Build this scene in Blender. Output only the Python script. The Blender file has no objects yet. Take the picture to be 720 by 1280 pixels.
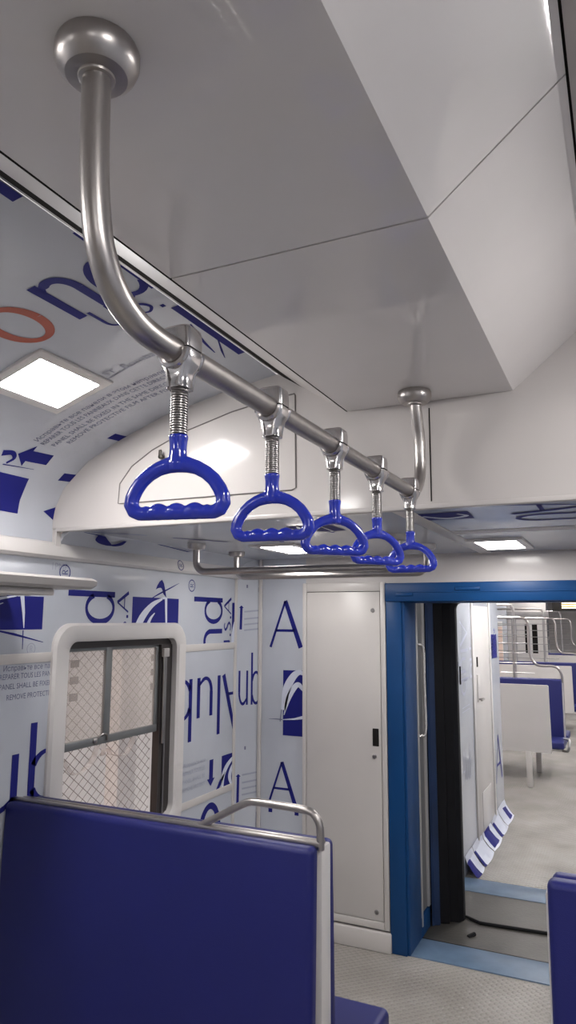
import bpy, bmesh, math, random
from mathutils import Vector, Matrix
random.seed(7)
scene = bpy.context.scene
COL = scene.collection
PI = math.pi

# ------------------------------------------------------------------ materials
def new_mat(name):
    m = bpy.data.materials.new(name); m.use_nodes = True
    nt = m.node_tree
    return m, nt, nt.nodes['Principled BSDF']

def mat(name, col, rough=0.5, metal=0.0, coat=0.0, spec=0.5, var=0.0, vscale=8.0, bump=0.0, bscale=60.0,
        stretch=(1, 1, 1), trans=0.0, alpha=1.0, rvar=0.0, coatr=.06):
    m, nt, p = new_mat(name)
    p.inputs['Base Color'].default_value = (*col, 1)
    p.inputs['Roughness'].default_value = rough
    p.inputs['Metallic'].default_value = metal
    p.inputs['Coat Weight'].default_value = coat
    p.inputs['Coat Roughness'].default_value = coatr
    p.inputs['Specular IOR Level'].default_value = spec
    p.inputs['Transmission Weight'].default_value = trans
    p.inputs['Alpha'].default_value = alpha
    tc = nt.nodes.new('ShaderNodeTexCoord')
    mp = nt.nodes.new('ShaderNodeMapping'); mp.inputs['Scale'].default_value = stretch
    nt.links.new(tc.outputs['Object'], mp.inputs['Vector'])
    if var > 0 or rvar > 0:
        n = nt.nodes.new('ShaderNodeTexNoise'); n.inputs['Scale'].default_value = vscale; n.inputs['Detail'].default_value = 4
        nt.links.new(mp.outputs['Vector'], n.inputs['Vector'])
        if var > 0:
            r = nt.nodes.new('ShaderNodeValToRGB')
            r.color_ramp.elements[0].position = .3; r.color_ramp.elements[1].position = .7
            r.color_ramp.elements[0].color = (*[max(0, c * (1 - var)) for c in col], 1)
            r.color_ramp.elements[1].color = (*[min(1, c * (1 + var)) for c in col], 1)
            nt.links.new(n.outputs['Fac'], r.inputs['Fac']); nt.links.new(r.outputs['Color'], p.inputs['Base Color'])
        if rvar > 0:
            mr = nt.nodes.new('ShaderNodeMapRange')
            mr.inputs['To Min'].default_value = max(.02, rough - rvar); mr.inputs['To Max'].default_value = rough + rvar
            nt.links.new(n.outputs['Fac'], mr.inputs['Value']); nt.links.new(mr.outputs['Result'], p.inputs['Roughness'])
    if bump > 0:
        n2 = nt.nodes.new('ShaderNodeTexNoise'); n2.inputs['Scale'].default_value = bscale; n2.inputs['Detail'].default_value = 3
        nt.links.new(mp.outputs['Vector'], n2.inputs['Vector'])
        b = nt.nodes.new('ShaderNodeBump'); b.inputs['Strength'].default_value = bump; b.inputs['Distance'].default_value = .002
        nt.links.new(n2.outputs['Fac'], b.inputs['Height']); nt.links.new(b.outputs['Normal'], p.inputs['Normal'])
    return m

M = {}
M['laminate'] = mat('white_gloss_laminate', (.58, .55, .535), .42, coat=.4, spec=.25, var=.02, vscale=3, coatr=.11)
M['ceiling'] = mat('ceiling_gloss_laminate', (.70, .67, .66), .38, coat=.8, var=.03, vscale=3, coatr=.05)
M['film'] = mat('pale_blue_protective_film', (.53, .555, .61), .22, coat=.25, var=.03, vscale=5, bump=.10, bscale=5)
M['film_white'] = mat('film_white_ink', (.66, .69, .80), .3)
M['ink'] = mat('navy_print_ink', (.014, .016, .18), .6, spec=.2)
M['ink_grey'] = mat('grey_blue_small_print', (.16, .16, .26), .45)
M['ink_pale'] = mat('pale_small_print', (.34, .36, .45), .45)
M['orange'] = mat('orange_print_ink', (.42, .075, .035), .35)
M['steel'] = mat('brushed_stainless_steel', (.43, .405, .39), .34, metal=1, var=.05, vscale=40, stretch=(1, 1, .15), rvar=.06)
M['steel_dark'] = mat('dull_steel', (.36, .35, .345), .35, metal=1, var=.08, vscale=20)
M['chrome'] = mat('polished_aluminium_casting', (.55, .53, .53), .18, metal=1, bump=.04, bscale=30)
M['spring_bright'] = mat('bright_steel', (.7, .68, .66), .25, metal=.8)
M['spring'] = mat('spring_steel', (.34, .325, .32), .38, metal=1)
M['blue_plastic'] = mat('glossy_royal_blue_plastic', (.013, .032, .43), .18, coat=.5, var=.06, vscale=30)
M['vinyl'] = mat('navy_vinyl_upholstery', (.0115, .015, .135), .42, spec=.4, var=.06, vscale=4, bump=.25, bscale=350)
M['vinyl_top'] = mat('blue_vinyl_seat', (.017, .021, .14), .45, spec=.4, var=.06, vscale=4, bump=.25, bscale=350)
M['white_paint'] = mat('off_white_painted_steel', (.62, .59, .565), .35, var=.02, vscale=4, bump=.04, bscale=40)
M['white_plastic'] = mat('off_white_moulded_plastic', (.66, .635, .62), .3, coat=.2, var=.02, vscale=6)
M['grey_paint'] = mat('grey_painted_rack', (.36, .345, .335), .35, var=.03, vscale=10)
M['blue_paint'] = mat('blue_door_frame_paint', (.005, .056, .185), .42, coat=.0, spec=.3, var=.12, vscale=3, bump=.12, bscale=8)
M['sill_blue'] = mat('scuffed_pale_blue_threshold', (.12, .185, .28), .4, var=.15, vscale=9)
M['rubber'] = mat('black_rubber', (.006, .006, .008), .6, spec=.25, var=.2, vscale=6, bump=.2, bscale=20)
M['rubber_blue'] = mat('blue_black_gangway_fabric', (.010, .03, .09), .5, var=.3, vscale=4)
M['seam'] = mat('dark_seam', (.022, .020, .019), .95, spec=.02)
M['seam_grey'] = mat('grey_seam', (.17, .155, .15), .6)
M['alu_light'] = mat('light_aluminium_edge', (.50, .49, .48), .35, metal=.3)
M['leaf'] = mat('satin_aluminium_leaf', (.20, .20, .20), .4, metal=.2, var=.06, vscale=10)
M['alu_grey'] = mat('grey_window_aluminium', (.20, .21, .215), .4, metal=.4, var=.05, vscale=10)
M['seal'] = mat('black_window_seal', (.035, .03, .03), .5)
M['wire'] = mat('mesh_wire', (.26, .22, .20), .5, metal=.5)
M['exterior'] = mat('pinkish_shed_wall', (.64, .475, .40), .8, var=.12, vscale=1.6)
M['ext_white'] = mat('whitewashed_post', (.72, .70, .70), .7, var=.08, vscale=5)
M['brass_dark'] = mat('dark_latch_metal', (.04, .035, .03), .4, metal=.6)

def glass_mat(name, tint, rough, mixfac):
    m, nt, p = new_mat(name)
    out = nt.nodes['Material Output']
    tr = nt.nodes.new('ShaderNodeBsdfTransparent'); tr.inputs['Color'].default_value = (*tint, 1)
    p.inputs['Base Color'].default_value = (.72, .66, .62, 1); p.inputs['Roughness'].default_value = rough
    mx = nt.nodes.new('ShaderNodeMixShader'); mx.inputs['Fac'].default_value = mixfac
    nt.links.new(tr.outputs[0], mx.inputs[1]); nt.links.new(p.outputs[0], mx.inputs[2]); nt.links.new(mx.outputs[0], out.inputs['Surface'])
    return m
M['glass'] = glass_mat('hazy_window_glass', (.96, .95, .94), .12, .30)
M['plastic_film'] = glass_mat('clear_loose_plastic', (.97, .96, .96), .15, .35)

def emit_mat(name, col, strength):
    m, nt, p = new_mat(name)
    p.inputs['Base Color'].default_value = (.9, .9, .9, 1)
    p.inputs['Emission Color'].default_value = (*col, 1); p.inputs['Emission Strength'].default_value = strength
    return m
M['lamp'] = emit_mat('led_diffuser', (1.0, .965, .94), 42)
M['fill_far'] = emit_mat('far_fill_emitter', (1.0, .965, .94), 56)  # stronger emission for the unseen fill lights of the next coach
M['lamp_low'] = emit_mat('low_led_diffuser', (1.0, .965, .94), 17)
M['led_text'] = emit_mat('amber_led_text', (1.0, .62, .05), 1.6)

def floor_mat():
    m, nt, p = new_mat('grey_diamond_tread_floor')
    tc = nt.nodes.new('ShaderNodeTexCoord')
    mp = nt.nodes.new('ShaderNodeMapping'); mp.inputs['Rotation'].default_value = (0, 0, PI / 4)
    mp.inputs['Scale'].default_value = (34, 34, 34)
    nt.links.new(tc.outputs['Object'], mp.inputs['Vector'])
    v = nt.nodes.new('ShaderNodeTexVoronoi'); v.inputs['Randomness'].default_value = 0.0; v.inputs['Scale'].default_value = 1
    nt.links.new(mp.outputs['Vector'], v.inputs['Vector'])
    mr = nt.nodes.new('ShaderNodeMapRange'); mr.inputs['From Min'].default_value = .18; mr.inputs['From Max'].default_value = .42
    mr.inputs['To Min'].default_value = 1; mr.inputs['To Max'].default_value = 0
    nt.links.new(v.outputs['Distance'], mr.inputs['Value'])
    b = nt.nodes.new('ShaderNodeBump'); b.inputs['Strength'].default_value = .8; b.inputs['Distance'].default_value = .004
    nt.links.new(mr.outputs['Result'], b.inputs['Height']); nt.links.new(b.outputs['Normal'], p.inputs['Normal'])
    n = nt.nodes.new('ShaderNodeTexNoise'); n.inputs['Scale'].default_value = 2.2; n.inputs['Detail'].default_value = 5
    nt.links.new(tc.outputs['Object'], n.inputs['Vector'])
    r = nt.nodes.new('ShaderNodeValToRGB')
    r.color_ramp.elements[0].color = (.28, .26, .235, 1); r.color_ramp.elements[1].color = (.40, .375, .345, 1)
    r.color_ramp.elements[0].position = .3; r.color_ramp.elements[1].position = .7
    nt.links.new(n.outputs['Fac'], r.inputs['Fac']); nt.links.new(r.outputs['Color'], p.inputs['Base Color'])
    p.inputs['Roughness'].default_value = .27
    return m
M['floor'] = floor_mat()
M['plate'] = mat('worn_gangway_plate', (.085, .08, .072), .4, metal=.3, var=.2, vscale=5, bump=.5, bscale=60)

# ------------------------------------------------------------------ mesh builder
class MB:
    def __init__(self):
        self.v = []; self.f = []; self.mi = []
    def add(self, vs, fs, mi=0):
        o = len(self.v)
        self.v += [tuple(p) for p in vs]
        self.f += [tuple(i + o for i in f) for f in fs]
        self.mi += [mi] * len(fs)
        return self
    def bm(self, b, mi=0):
        b.verts.index_update()
        self.add([v.co[:] for v in b.verts], [[v.index for v in f.verts] for f in b.faces], mi); b.free(); return self
    def box(self, x0, x1, y0, y1, z0, z1, bev=0, seg=2, mi=0, T=None):
        b = bmesh.new(); bmesh.ops.create_cube(b, size=1)
        for v in b.verts:
            v.co = Vector(((x0 + x1) / 2 + v.co.x * (x1 - x0), (y0 + y1) / 2 + v.co.y * (y1 - y0), (z0 + z1) / 2 + v.co.z * (z1 - z0)))
        if bev > 0:
            bmesh.ops.bevel(b, geom=b.edges[:], offset=bev, segments=seg, profile=.5, affect='EDGES')
        if T is not None: bmesh.ops.transform(b, matrix=T, verts=b.verts)
        return self.bm(b, mi)
    def tube(self, pts, r, n=12, closed=False, mi=0, cap=True):
        pts = [Vector(p) for p in pts]; N = len(pts)
        rs = r if isinstance(r, (list, tuple)) else [r] * N
        tg = []
        for i in range(N):
            a = pts[(i - 1) % N] if (closed or i > 0) else pts[i]
            b = pts[(i + 1) % N] if (closed or i < N - 1) else pts[i]
            tg.append((b - a).normalized())
        up = Vector((0, 0, 1)) if abs(tg[0].z) < .9 else Vector((0, 1, 0))
        u = tg[0].cross(up).normalized()
        vs = []; fs = []
        for i in range(N):
            u = (u - tg[i] * u.dot(tg[i])).normalized(); w = tg[i].cross(u)
            for k in range(n):
                a = 2 * PI * k / n
                vs.append(pts[i] + (u * math.cos(a) + w * math.sin(a)) * rs[i])
        for i in range(N if closed else N - 1):
            j = (i + 1) % N
            for k in range(n):
                l = (k + 1) % n
                fs.append((i * n + k, i * n + l, j * n + l, j * n + k))
        if not closed and cap:
            fs.append(tuple(range(n - 1, -1, -1))); fs.append(tuple((N - 1) * n + k for k in range(n)))
        return self.add(vs, fs, mi)
    def lathe(self, prof, c, axis='z', n=24, mi=0):
        # prof: (radius, height) list
        vs = []; fs = []
        for r, h in prof:
            for k in range(n):
                a = 2 * PI * k / n; p = (r * math.cos(a), r * math.sin(a), h)
                if axis == 'x': p = (h, p[0], p[1])
                if axis == 'y': p = (p[0], h, p[1])
                vs.append((c[0] + p[0], c[1] + p[1], c[2] + p[2]))
        for i in range(len(prof) - 1):
            for k in range(n):
                l = (k + 1) % n
                fs.append((i * n + k, i * n + l, (i + 1) * n + l, (i + 1) * n + k))
        fs.append(tuple(range(n - 1, -1, -1))); fs.append(tuple((len(prof) - 1) * n + k for k in range(n)))
        return self.add(vs, fs, mi)
    def loft(self, loops, mi=0, cap=True):
        n = len(loops[0]); vs = [p for l in loops for p in l]; fs = []
        for i in range(len(loops) - 1):
            for k in range(n):
                l = (k + 1) % n
                fs.append((i * n + k, i * n + l, (i + 1) * n + l, (i + 1) * n + k))
        if cap:
            fs.append(tuple(range(n - 1, -1, -1))); fs.append(tuple((len(loops) - 1) * n + k for k in range(n)))
        return self.add(vs, fs, mi)
    def prism(self, poly, a, b, axis='y', mi=0):
        # poly of 2D points in the plane normal to axis, extruded from a to b
        def P(p, t):
            return {'y': (p[0], t, p[1]), 'x': (t, p[0], p[1]), 'z': (p[0], p[1], t)}[axis]
        n = len(poly)
        vs = [P(p, a) for p in poly] + [P(p, b) for p in poly]
        fs = [tuple(range(n)), tuple(range(2 * n - 1, n - 1, -1))]
        for k in range(n):
            l = (k + 1) % n
            fs.append((k, l, n + l, n + k))
        return self.add(vs, fs, mi)
    def strip(self, prof, y0, y1, th, mi=0, up=True):
        # open profile of (x, z) swept along y, thickened along +z/-x away from the cabin
        loops = []
        outer = [(x + th[0], z + th[1]) for x, z in prof]
        poly = list(prof) + outer[::-1]
        n = len(poly)
        vs = [(x, y0, z) for x, z in poly] + [(x, y1, z) for x, z in poly]
        fs = []
        for k in range(n):
            l = (k + 1) % n
            fs.append((k, l, n + l, n + k))
        m = len(prof)
        for k in range(m - 1):
            fs.append((k, k + 1, n - 2 - k, n - 1 - k)); fs.append((n + k, n + k + 1, n + n - 2 - k, n + n - 1 - k))
        return self.add(vs, fs, mi)
    def clip(self, inside):
        # drop faces whose centre lies where the film is cut away
        keep = []
        for f, m in zip(self.f, self.mi):
            c = [sum(self.v[i][k] for i in f) / len(f) for k in range(3)]
            if not inside(*c): keep.append((f, m))
        self.f = [k[0] for k in keep]; self.mi = [k[1] for k in keep]
        return self
    def build(self, name, mats, parent=None, angle=35):
        if not isinstance(mats, (list, tuple)): mats = [mats]
        me = bpy.data.meshes.new(name)
        off = Vector(parent_world(parent)) if parent else Vector((0, 0, 0))
        me.from_pydata([tuple(Vector(p) - off) for p in self.v], [], self.f)
        for m in mats: me.materials.append(M[m] if isinstance(m, str) else m)
        me.polygons.foreach_set('material_index', self.mi)
        b = bmesh.new(); b.from_mesh(me); bmesh.ops.recalc_face_normals(b, faces=b.faces); b.to_mesh(me); b.free()
        me.polygons.foreach_set('use_smooth', [True] * len(me.polygons))
        me.set_sharp_from_angle(angle=math.radians(angle))
        me.update()
        o = bpy.data.objects.new(name, me); COL.objects.link(o)
        if parent: o.parent = parent
        return o

def parent_world(p):
    t = Vector((0, 0, 0))
    while p:
        t += p.location; p = p.parent
    return t

def tag(o, label=None, cat=None, group=None, kind=None):
    if label: o['label'] = label
    if cat: o['category'] = cat
    if group: o['group'] = group
    if kind: o['kind'] = kind
    return o
def empty(name, loc, label=None, cat=None, group=None, kind=None):
    o = bpy.data.objects.new(name, None); COL.objects.link(o); o.location = loc; o.empty_display_size = .05
    return tag(o, label, cat, group, kind)
def struct(o, label=None, cat=None): return tag(o, label, cat, None, 'structure')
def copy_tree(o, parent=None):
    c = o.copy(); COL.objects.link(c); c.parent = parent
    for ch in list(o.children): copy_tree(ch, c)
    return c
def arc(c, r, a0, a1, n, plane='yz'):
    out = []
    for i in range(n + 1):
        a = a0 + (a1 - a0) * i / n; p = (r * math.cos(a), r * math.sin(a))
        out.append({'yz': (c[0], c[1] + p[0], c[2] + p[1]), 'xz': (c[0] + p[0], c[1], c[2] + p[1]), 'xy': (c[0] + p[0], c[1] + p[1], c[2])}[plane])
    return out
def smooth_pts(pts, n=6):
    # Catmull-Rom
    P = [Vector(p) for p in pts]; P = [P[0] * 2 - P[1]] + P + [P[-1] * 2 - P[-2]]
    out = []
    for i in range(1, len(P) - 2):
        for k in range(n):
            t = k / n; a, b, c, d = P[i - 1], P[i], P[i + 1], P[i + 2]
            out.append(.5 * ((2 * b) + (c - a) * t + (2 * a - 5 * b + 4 * c - d) * t * t + (3 * b - a - 3 * c + d) * t ** 3))
    out.append(P[-2]); return out

# ------------------------------------------------------------------ coach dimensions (metres)
XL = -2.21; XC = -.563; XR = 2 * XC - XL       # side walls and centre line
YF = 2.30; YB = 4.037; YK = -3.2               # hanging fascia, end bulkhead, coach behind
def mx(x): return 2 * XC - x
PROF = [(-2.212, 2.10), (-2.212, 2.218), (-2.203, 2.27), (-2.159, 2.355), (-2.033, 2.46), (-1.868, 2.537), (-1.649, 2.614), (-1.369, 2.677), (-1.139, 2.715)]
SL = [0]
for a, b in zip(PROF, PROF[1:]): SL.append(SL[-1] + math.hypot(b[0] - a[0], b[1] - a[1]))
def roof_pt(s, y, off=.002):
    s = max(0, min(SL[-1], s))
    for i in range(len(SL) - 1):
        if s <= SL[i + 1] + 1e-9:
            t = (s - SL[i]) / (SL[i + 1] - SL[i]); a, b = PROF[i], PROF[i + 1]
            dx, dz = b[0] - a[0], b[1] - a[1]; L = math.hypot(dx, dz)
            return (a[0] + dx * t + dz / L * off, y, a[1] + dz * t - dx / L * off)

# ------------------------------------------------------------------ lettering
def ell(cx, cy, rx, ry, a0, a1, w0, w1, n=24):
    # stroke along an ellipse, width w0 on the flanks and w1 at top and bottom
    out = []
    for i in range(n + 1):
        a = math.radians(a0 + (a1 - a0) * i / n)
        k = abs(math.cos(a)) ** 1.5
        out.append((cx + rx * math.cos(a), cy + ry * math.sin(a), w1 + (w0 - w1) * k))
    return out
XH = .68
GL = {
 'A': (.86, [[(.04, 0, .06), (.42, 1, .05)], [(.42, 1, .10), (.82, 0, .115)], [(.17, .36, .055), (.67, .36, .055)]]),
 'l': (.26, [[(.12, 0, .10), (.12, 1.04, .10)]]),
 'b': (.66, [[(.12, 0, .10), (.12, 1.04, .10)], ell(.345, .335, .235, .31, -150, 150, .10, .055)]),
 'd': (.68, [[(.55, 0, .10), (.55, 1.04, .10)], ell(.32, .335, .235, .31, 30, 330, .10, .055)]),
 'u': (.66, [[(.12, XH, .10), (.12, .25, .10)] + ell(.31, .25, .19, .23, 180, 300, .09, .06), [(.53, XH, .10), (.53, 0, .10)], [(.40, .045, .06), (.53, .14, .05)]]),
 'n': (.66, [[(.12, 0, .10), (.12, XH, .10)], [(.12, .52, .05), (.2, .61, .06)] + ell(.34, .43, .20, .22, 115, 0, .10, .075), [(.54, .43, .10), (.54, 0, .10)]]),
 'o': (.70, [ell(.35, .335, .27, .32, 0, 360, .10, .055, 40)]),
 'U': (.80, [[(.12, 1, .11), (.12, .32, .11)] + ell(.385, .32, .265, .30, 180, 360, .10, .07), [(.65, .32, .08), (.65, 1, .08)]]),
 'S': (.58, [smooth_pts([(.46, .86, .07), (.3, .95, .08), (.13, .8, .10), (.22, .58, .11), (.4, .42, .11), (.47, .22, .10), (.3, .05, .08), (.08, .12, .07)], 6)]),
 '.': (.30, [[(.1, .07, .14), (.22, .07, .14)]]),
 'R': (.66, [[(.14, 0, .10), (.14, 1, .10)], [(.14, .96, .08), (.36, .95, .08), (.52, .86, .09), (.55, .74, .1), (.5, .6, .09), (.36, .52, .08), (.14, .5, .08)], [(.32, .5, .1), (.6, 0, .11)]]),
 ' ': (.35, []),
}
def ribbon(mb, pts, surf, mi, sub=4):
    P = [(p[0], p[1], p[2]) for p in pts]
    Q = []
    for a, b in zip(P, P[1:]):
        for k in range(sub): Q.append(tuple(a[i] + (b[i] - a[i]) * k / sub for i in range(3)))
    Q.append(P[-1])
    L = []; R = []
    for i, p in enumerate(Q):
        a = Q[max(0, i - 1)]; b = Q[min(len(Q) - 1, i + 1)]
        dx, dy = b[0] - a[0], b[1] - a[1]; l = math.hypot(dx, dy) or 1
        nx, ny = -dy / l, dx / l
        L.append((p[0] + nx * p[2] / 2, p[1] + ny * p[2] / 2)); R.append((p[0] - nx * p[2] / 2, p[1] - ny * p[2] / 2))
    vs = [surf(*q) for q in L] + [surf(*q) for q in R]; n = len(Q)
    mb.add(vs, [(i, i + 1, n + i + 1, n + i) for i in range(n - 1)], mi)
def frame2(o, adv, size, xs=1.0, flip=1):
    # local glyph units -> (u, v): adv = direction of reading, up = adv turned left
    ax, ay = adv; ux, uy = -ay * flip, ax * flip
    return lambda x, y: (o[0] + ax * x * size * xs + ux * y * size, o[1] + ay * x * size * xs + uy * y * size)
def word(mb, txt, surf, o, adv, size, xs=1.0, flip=1, mi=0, mis=None, track=0, bold=1.0):
    x = 0
    for i, ch in enumerate(txt):
        w, strokes = GL[ch]
        for s in strokes:
            fr = frame2(o, adv, size, xs, flip); x0 = x
            ribbon(mb, [(p[0] + x0, p[1], p[2] * bold) for p in s], lambda a, b: surf(*fr(a, b)), (mis[i] if mis else mi))
        x += w + track
def polyfill(mb, pts, surf, mi, sub=6):
    # quad strip between two boundary polylines
    A, B = pts; n = len(A) - 1
    vs = []; fs = []
    for i in range(n + 1):
        for k in range(sub + 1):
            t = k / sub; vs.append(surf(A[i][0] + (B[i][0] - A[i][0]) * t, A[i][1] + (B[i][1] - A[i][1]) * t))
    for i in range(n):
        for k in range(sub):
            a = i * (sub + 1) + k; fs.append((a, a + 1, a + sub + 2, a + sub + 1))
    mb.add(vs, fs, mi)
def rect(mb, a, b, c, d, surf, mi, n=8):
    A = [(a[0] + (d[0] - a[0]) * i / n, a[1] + (d[1] - a[1]) * i / n) for i in range(n + 1)]
    B = [(b[0] + (c[0] - b[0]) * i / n, b[1] + (c[1] - b[1]) * i / n) for i in range(n + 1)]
    polyfill(mb, (A, B), surf, mi, n)
def logo(mb, surf, surf2, o, ux, uy, w, h, dark=0, white=1):
    # swoosh emblem: dark square with two pale arcs, a peak over its top edge and a hairline across it
    F = lambda x, y: (o[0] + ux[0] * x * w + uy[0] * y * h, o[1] + ux[1] * x * w + uy[1] * y * h)
    s1 = lambda x, y: surf(*F(x, y)); s2 = lambda x, y: surf2(*F(x, y))
    rect(mb, (0, 0), (1, 0), (1, 1), (0, 1), s1, dark)
    ar1 = smooth_pts([(.03, .0, .06), (.04, .35, .10), (.16, .66, .12), (.38, .88, .08), (.62, .99, .03)], 6)
    ar2 = smooth_pts([(.30, .0, .05), (.24, .25, .09), (.27, .48, .09), (.36, .68, .05), (.46, .78, .015)], 6)
    ribbon(mb, ar1, s2, white, 1); ribbon(mb, ar2, s2, white, 1)
    ribbon(mb, [(.62, 1.0, .02), (.70, 1.0, .055), (.73, .5, .035), (.745, .05, .01)], s2, white, 2)
    A = [(.47, 1.12), (.50, 1.18), (.55, 1.24), (.60, 1.27), (.645, 1.22), (.68, 1.12), (.71, 1.01)]
    B = [(.47, 1.12), (.515, 1.14), (.56, 1.15), (.595, 1.145), (.62, 1.11), (.64, 1.06), (.71, 1.01)]
    polyfill(mb, (A, B), s1, dark, 4)
    ribbon(mb, smooth_pts([(.32, .96, .004), (.55, 1.06, .022), (.78, 1.15, .02), (1.0, 1.24, .004)], 6), s1, dark, 1)
def small_text(mb, txt, surf, o, adv, size, xs=1.0, flip=1, mi=0, width=None):
    cu = bpy.data.curves.new('t', 'FONT'); cu.body = txt; cu.size = 1.0; cu.resolution_u = 2
    ob = bpy.data.objects.new('t', cu); COL.objects.link(ob)
    dg = bpy.context.evaluated_depsgraph_get(); dg.update()
    ev = ob.evaluated_get(dg); me = ev.to_mesh()
    vs = [v.co.copy() for v in me.vertices]; fs = [tuple(p.vertices) for p in me.polygons]
    ev.to_mesh_clear(); bpy.data.objects.remove(ob); bpy.data.curves.remove(cu)
    if not vs: return
    w = max(v.x for v in vs)
    if width: xs = width / (w * size)
    fr = frame2(o, adv, size, xs, flip)
    mb.add([surf(*fr(v.x, v.y)) for v in vs], fs, mi)
def registered(mb, surf, c, r, adv, mi=0, flip=1):
    ribbon(mb, [(c[0] + r * math.cos(a * PI / 12), c[1] + r * math.sin(a * PI / 12), r * .16) for a in range(25)], surf, mi, 1)
    s = r * 1.1; ax, ay = adv; ux, uy = -ay * flip, ax * flip
    o = (c[0] - ax * s * .33 - ux * s * .5, c[1] - ay * s * .33 - uy * s * .5)
    word(mb, 'R', surf, o, adv, s, flip=flip, mi=mi)
def arrow(mb, surf, a, b, w, mi=0):
    dx, dy = b[0] - a[0], b[1] - a[1]; l = math.hypot(dx, dy); dx /= l; dy /= l; nx, ny = -dy, dx
    h = w * 1.0; m = (b[0] - dx * h, b[1] - dy * h)
    ribbon(mb, [(a[0], a[1], w), (m[0], m[1], w)], surf, mi, 4)
    polyfill(mb, ([(m[0] + nx * w, m[1] + ny * w), b], [(m[0] - nx * w, m[1] - ny * w), b]), surf, mi, 4)

INKS = ['ink', 'film_white', 'ink_grey', 'orange', 'ink_pale']

# ------------------------------------------------------------------ SETTING: floor, walls, roof
o = MB().box(XL - .05, XR + .05, YK, YB + .235, -.06, 0).build('floor', 'floor'); struct(o, 'grey diamond-tread coach floor', 'floor')

# left wall with the window opening
WY0, WY1, WZ0, WZ1 = 2.41, 3.255, .78, 1.71
w = MB()
w.box(XL - .06, XL, YK, WY0, 0, 2.12); w.box(XL - .06, XL, WY1, 4.06, 0, 2.12)
w.box(XL - .06, XL, WY0, WY1, 0, WZ0); w.box(XL - .06, XL, WY0, WY1, WZ1, 2.12)
# canted corner panel between side wall and bulkhead
w.prism([(XL, 3.917), (-2.09, 4.037), (-2.09, 4.06), (XL, 4.06)], 0, 2.18, 'z')
wall_l = w.build('wall_left', 'film'); struct(wall_l, 'side wall lined with printed pale blue film', 'wall')
b = MB()
for z in (1.618, .782):
    b.box(XL, XL + .005, YK, WY0 - .06, z, z + .04, .002); b.box(XL, XL + .005, WY1 + .06, 3.917, z, z + .04, .002)
b.box(XL - .002, XL + .006, 3.892, 3.922, 0, 2.05, .002)
b.box(-2.104, -2.084, 4.012, 4.032, 0, 2.176, .003)
b.build('batten', 'white_paint', wall_l)['label'] = 'white joint strips across the film'
p = MB()
WS = lambda y, z: (XL + .0012, max(YK, min(3.91, y)), z)
WS2 = lambda y, z: (XL + .0022, max(YK, min(3.91, y)), z)
# upper band: lettering turned a quarter, reading upwards
def up_word(txt, oy, oz, size, xs=1.0, **k): word(p, txt, WS, (oy, oz), (0, 1), size, xs, **k)
for base in (2.732, 3.745):
    up_word('nd', base, 1.925 - 1.26 * .305 * .90, .305, .90)
    up_word('U.S.A', base + .105, 1.925 - 2.80 * .085 * 1.42, .085, 1.42, bold=1.25)
    registered(p, WS, (base - .345, 1.998 if base < 3 else 1.985), .032, (0, 1))
logo(p, WS, WS2, (2.868, 1.55), (1, 0), (0, 1), .405, .357)
logo(p, WS, WS2, (1.87, 1.753), (1, 0), (0, 1), .400, .135)
logo(p, WS, WS2, (3.862, 1.60), (1, 0), (0, 1), .40, .30)
ribbon(p, [(1.98, 1.76, .004), (2.12, 1.735, .010), (2.28, 1.70, .002)], WS, 0)
ribbon(p, [(2.166, 1.75, .006), (2.168, 1.675, .003)], WS, 0)
registered(p, WS, (2.215, 1.675), .022, (1, 0), 4)
small_text(p, '1PMP', WS, (2.30, 2.005), (1, 0), .045, mi=4)
p.clip(lambda x, y, z: z < 1.658)
# middle band
word(p, 'Alub', WS, (4.045, 1.468), (-1, 0), .325, 1.02)
word(p, 'Alub', WS, (1.573, 1.06), (1, 0), .305, 1.18)
for i, (t, z, y) in enumerate([('\u0418\u0441\u043f\u0440\u0430\u0432\u044c\u0442\u0435 \u0432\u0441\u0435 \u043f\u0430\u043d\u0435\u043b\u0438', 1.592, 2.075), ('REPARER TOUS LES PANNEAUX', 1.560, 2.06), ('PANEL SHALL BE FIXED', 1.522, 2.06), ('REMOVE PROTECTIVE', 1.480, 2.10)]):
    small_text(p, t, WS, (y, z), (1, 0), .030, mi=2, width=(.32, .36, .285, .26)[i])
for i in range(4):
    small_text(p, ['\u0418\u0441\u043f\u0440\u0430\u0432\u044c\u0442\u0435 \u0432\u0441\u0435', 'REPARER TOUS LES', 'PANEL SHALL BE', 'REMOVE PROTECT'][i], WS, (3.355, 1.0 - .042 * i), (1, 0), .03, mi=4, width=.23)
arrow(p, WS, (3.652, .998), (3.648, .852), .042)
logo(p, WS, WS2, (3.768, .812), (1, 0), (0, 1), .40, .186)
ribbon(p, [(3.70, .80, .02), (3.76, .855, .03), (3.81, .90, .004)], WS2, 0)
ribbon(p, ell(3.645, .60, .10, .145, 0, 180, .045, .035), WS, 0)
p.clip(lambda x, y, z: 2.38 < y < 3.29 and .75 < z < 1.74)
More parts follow.
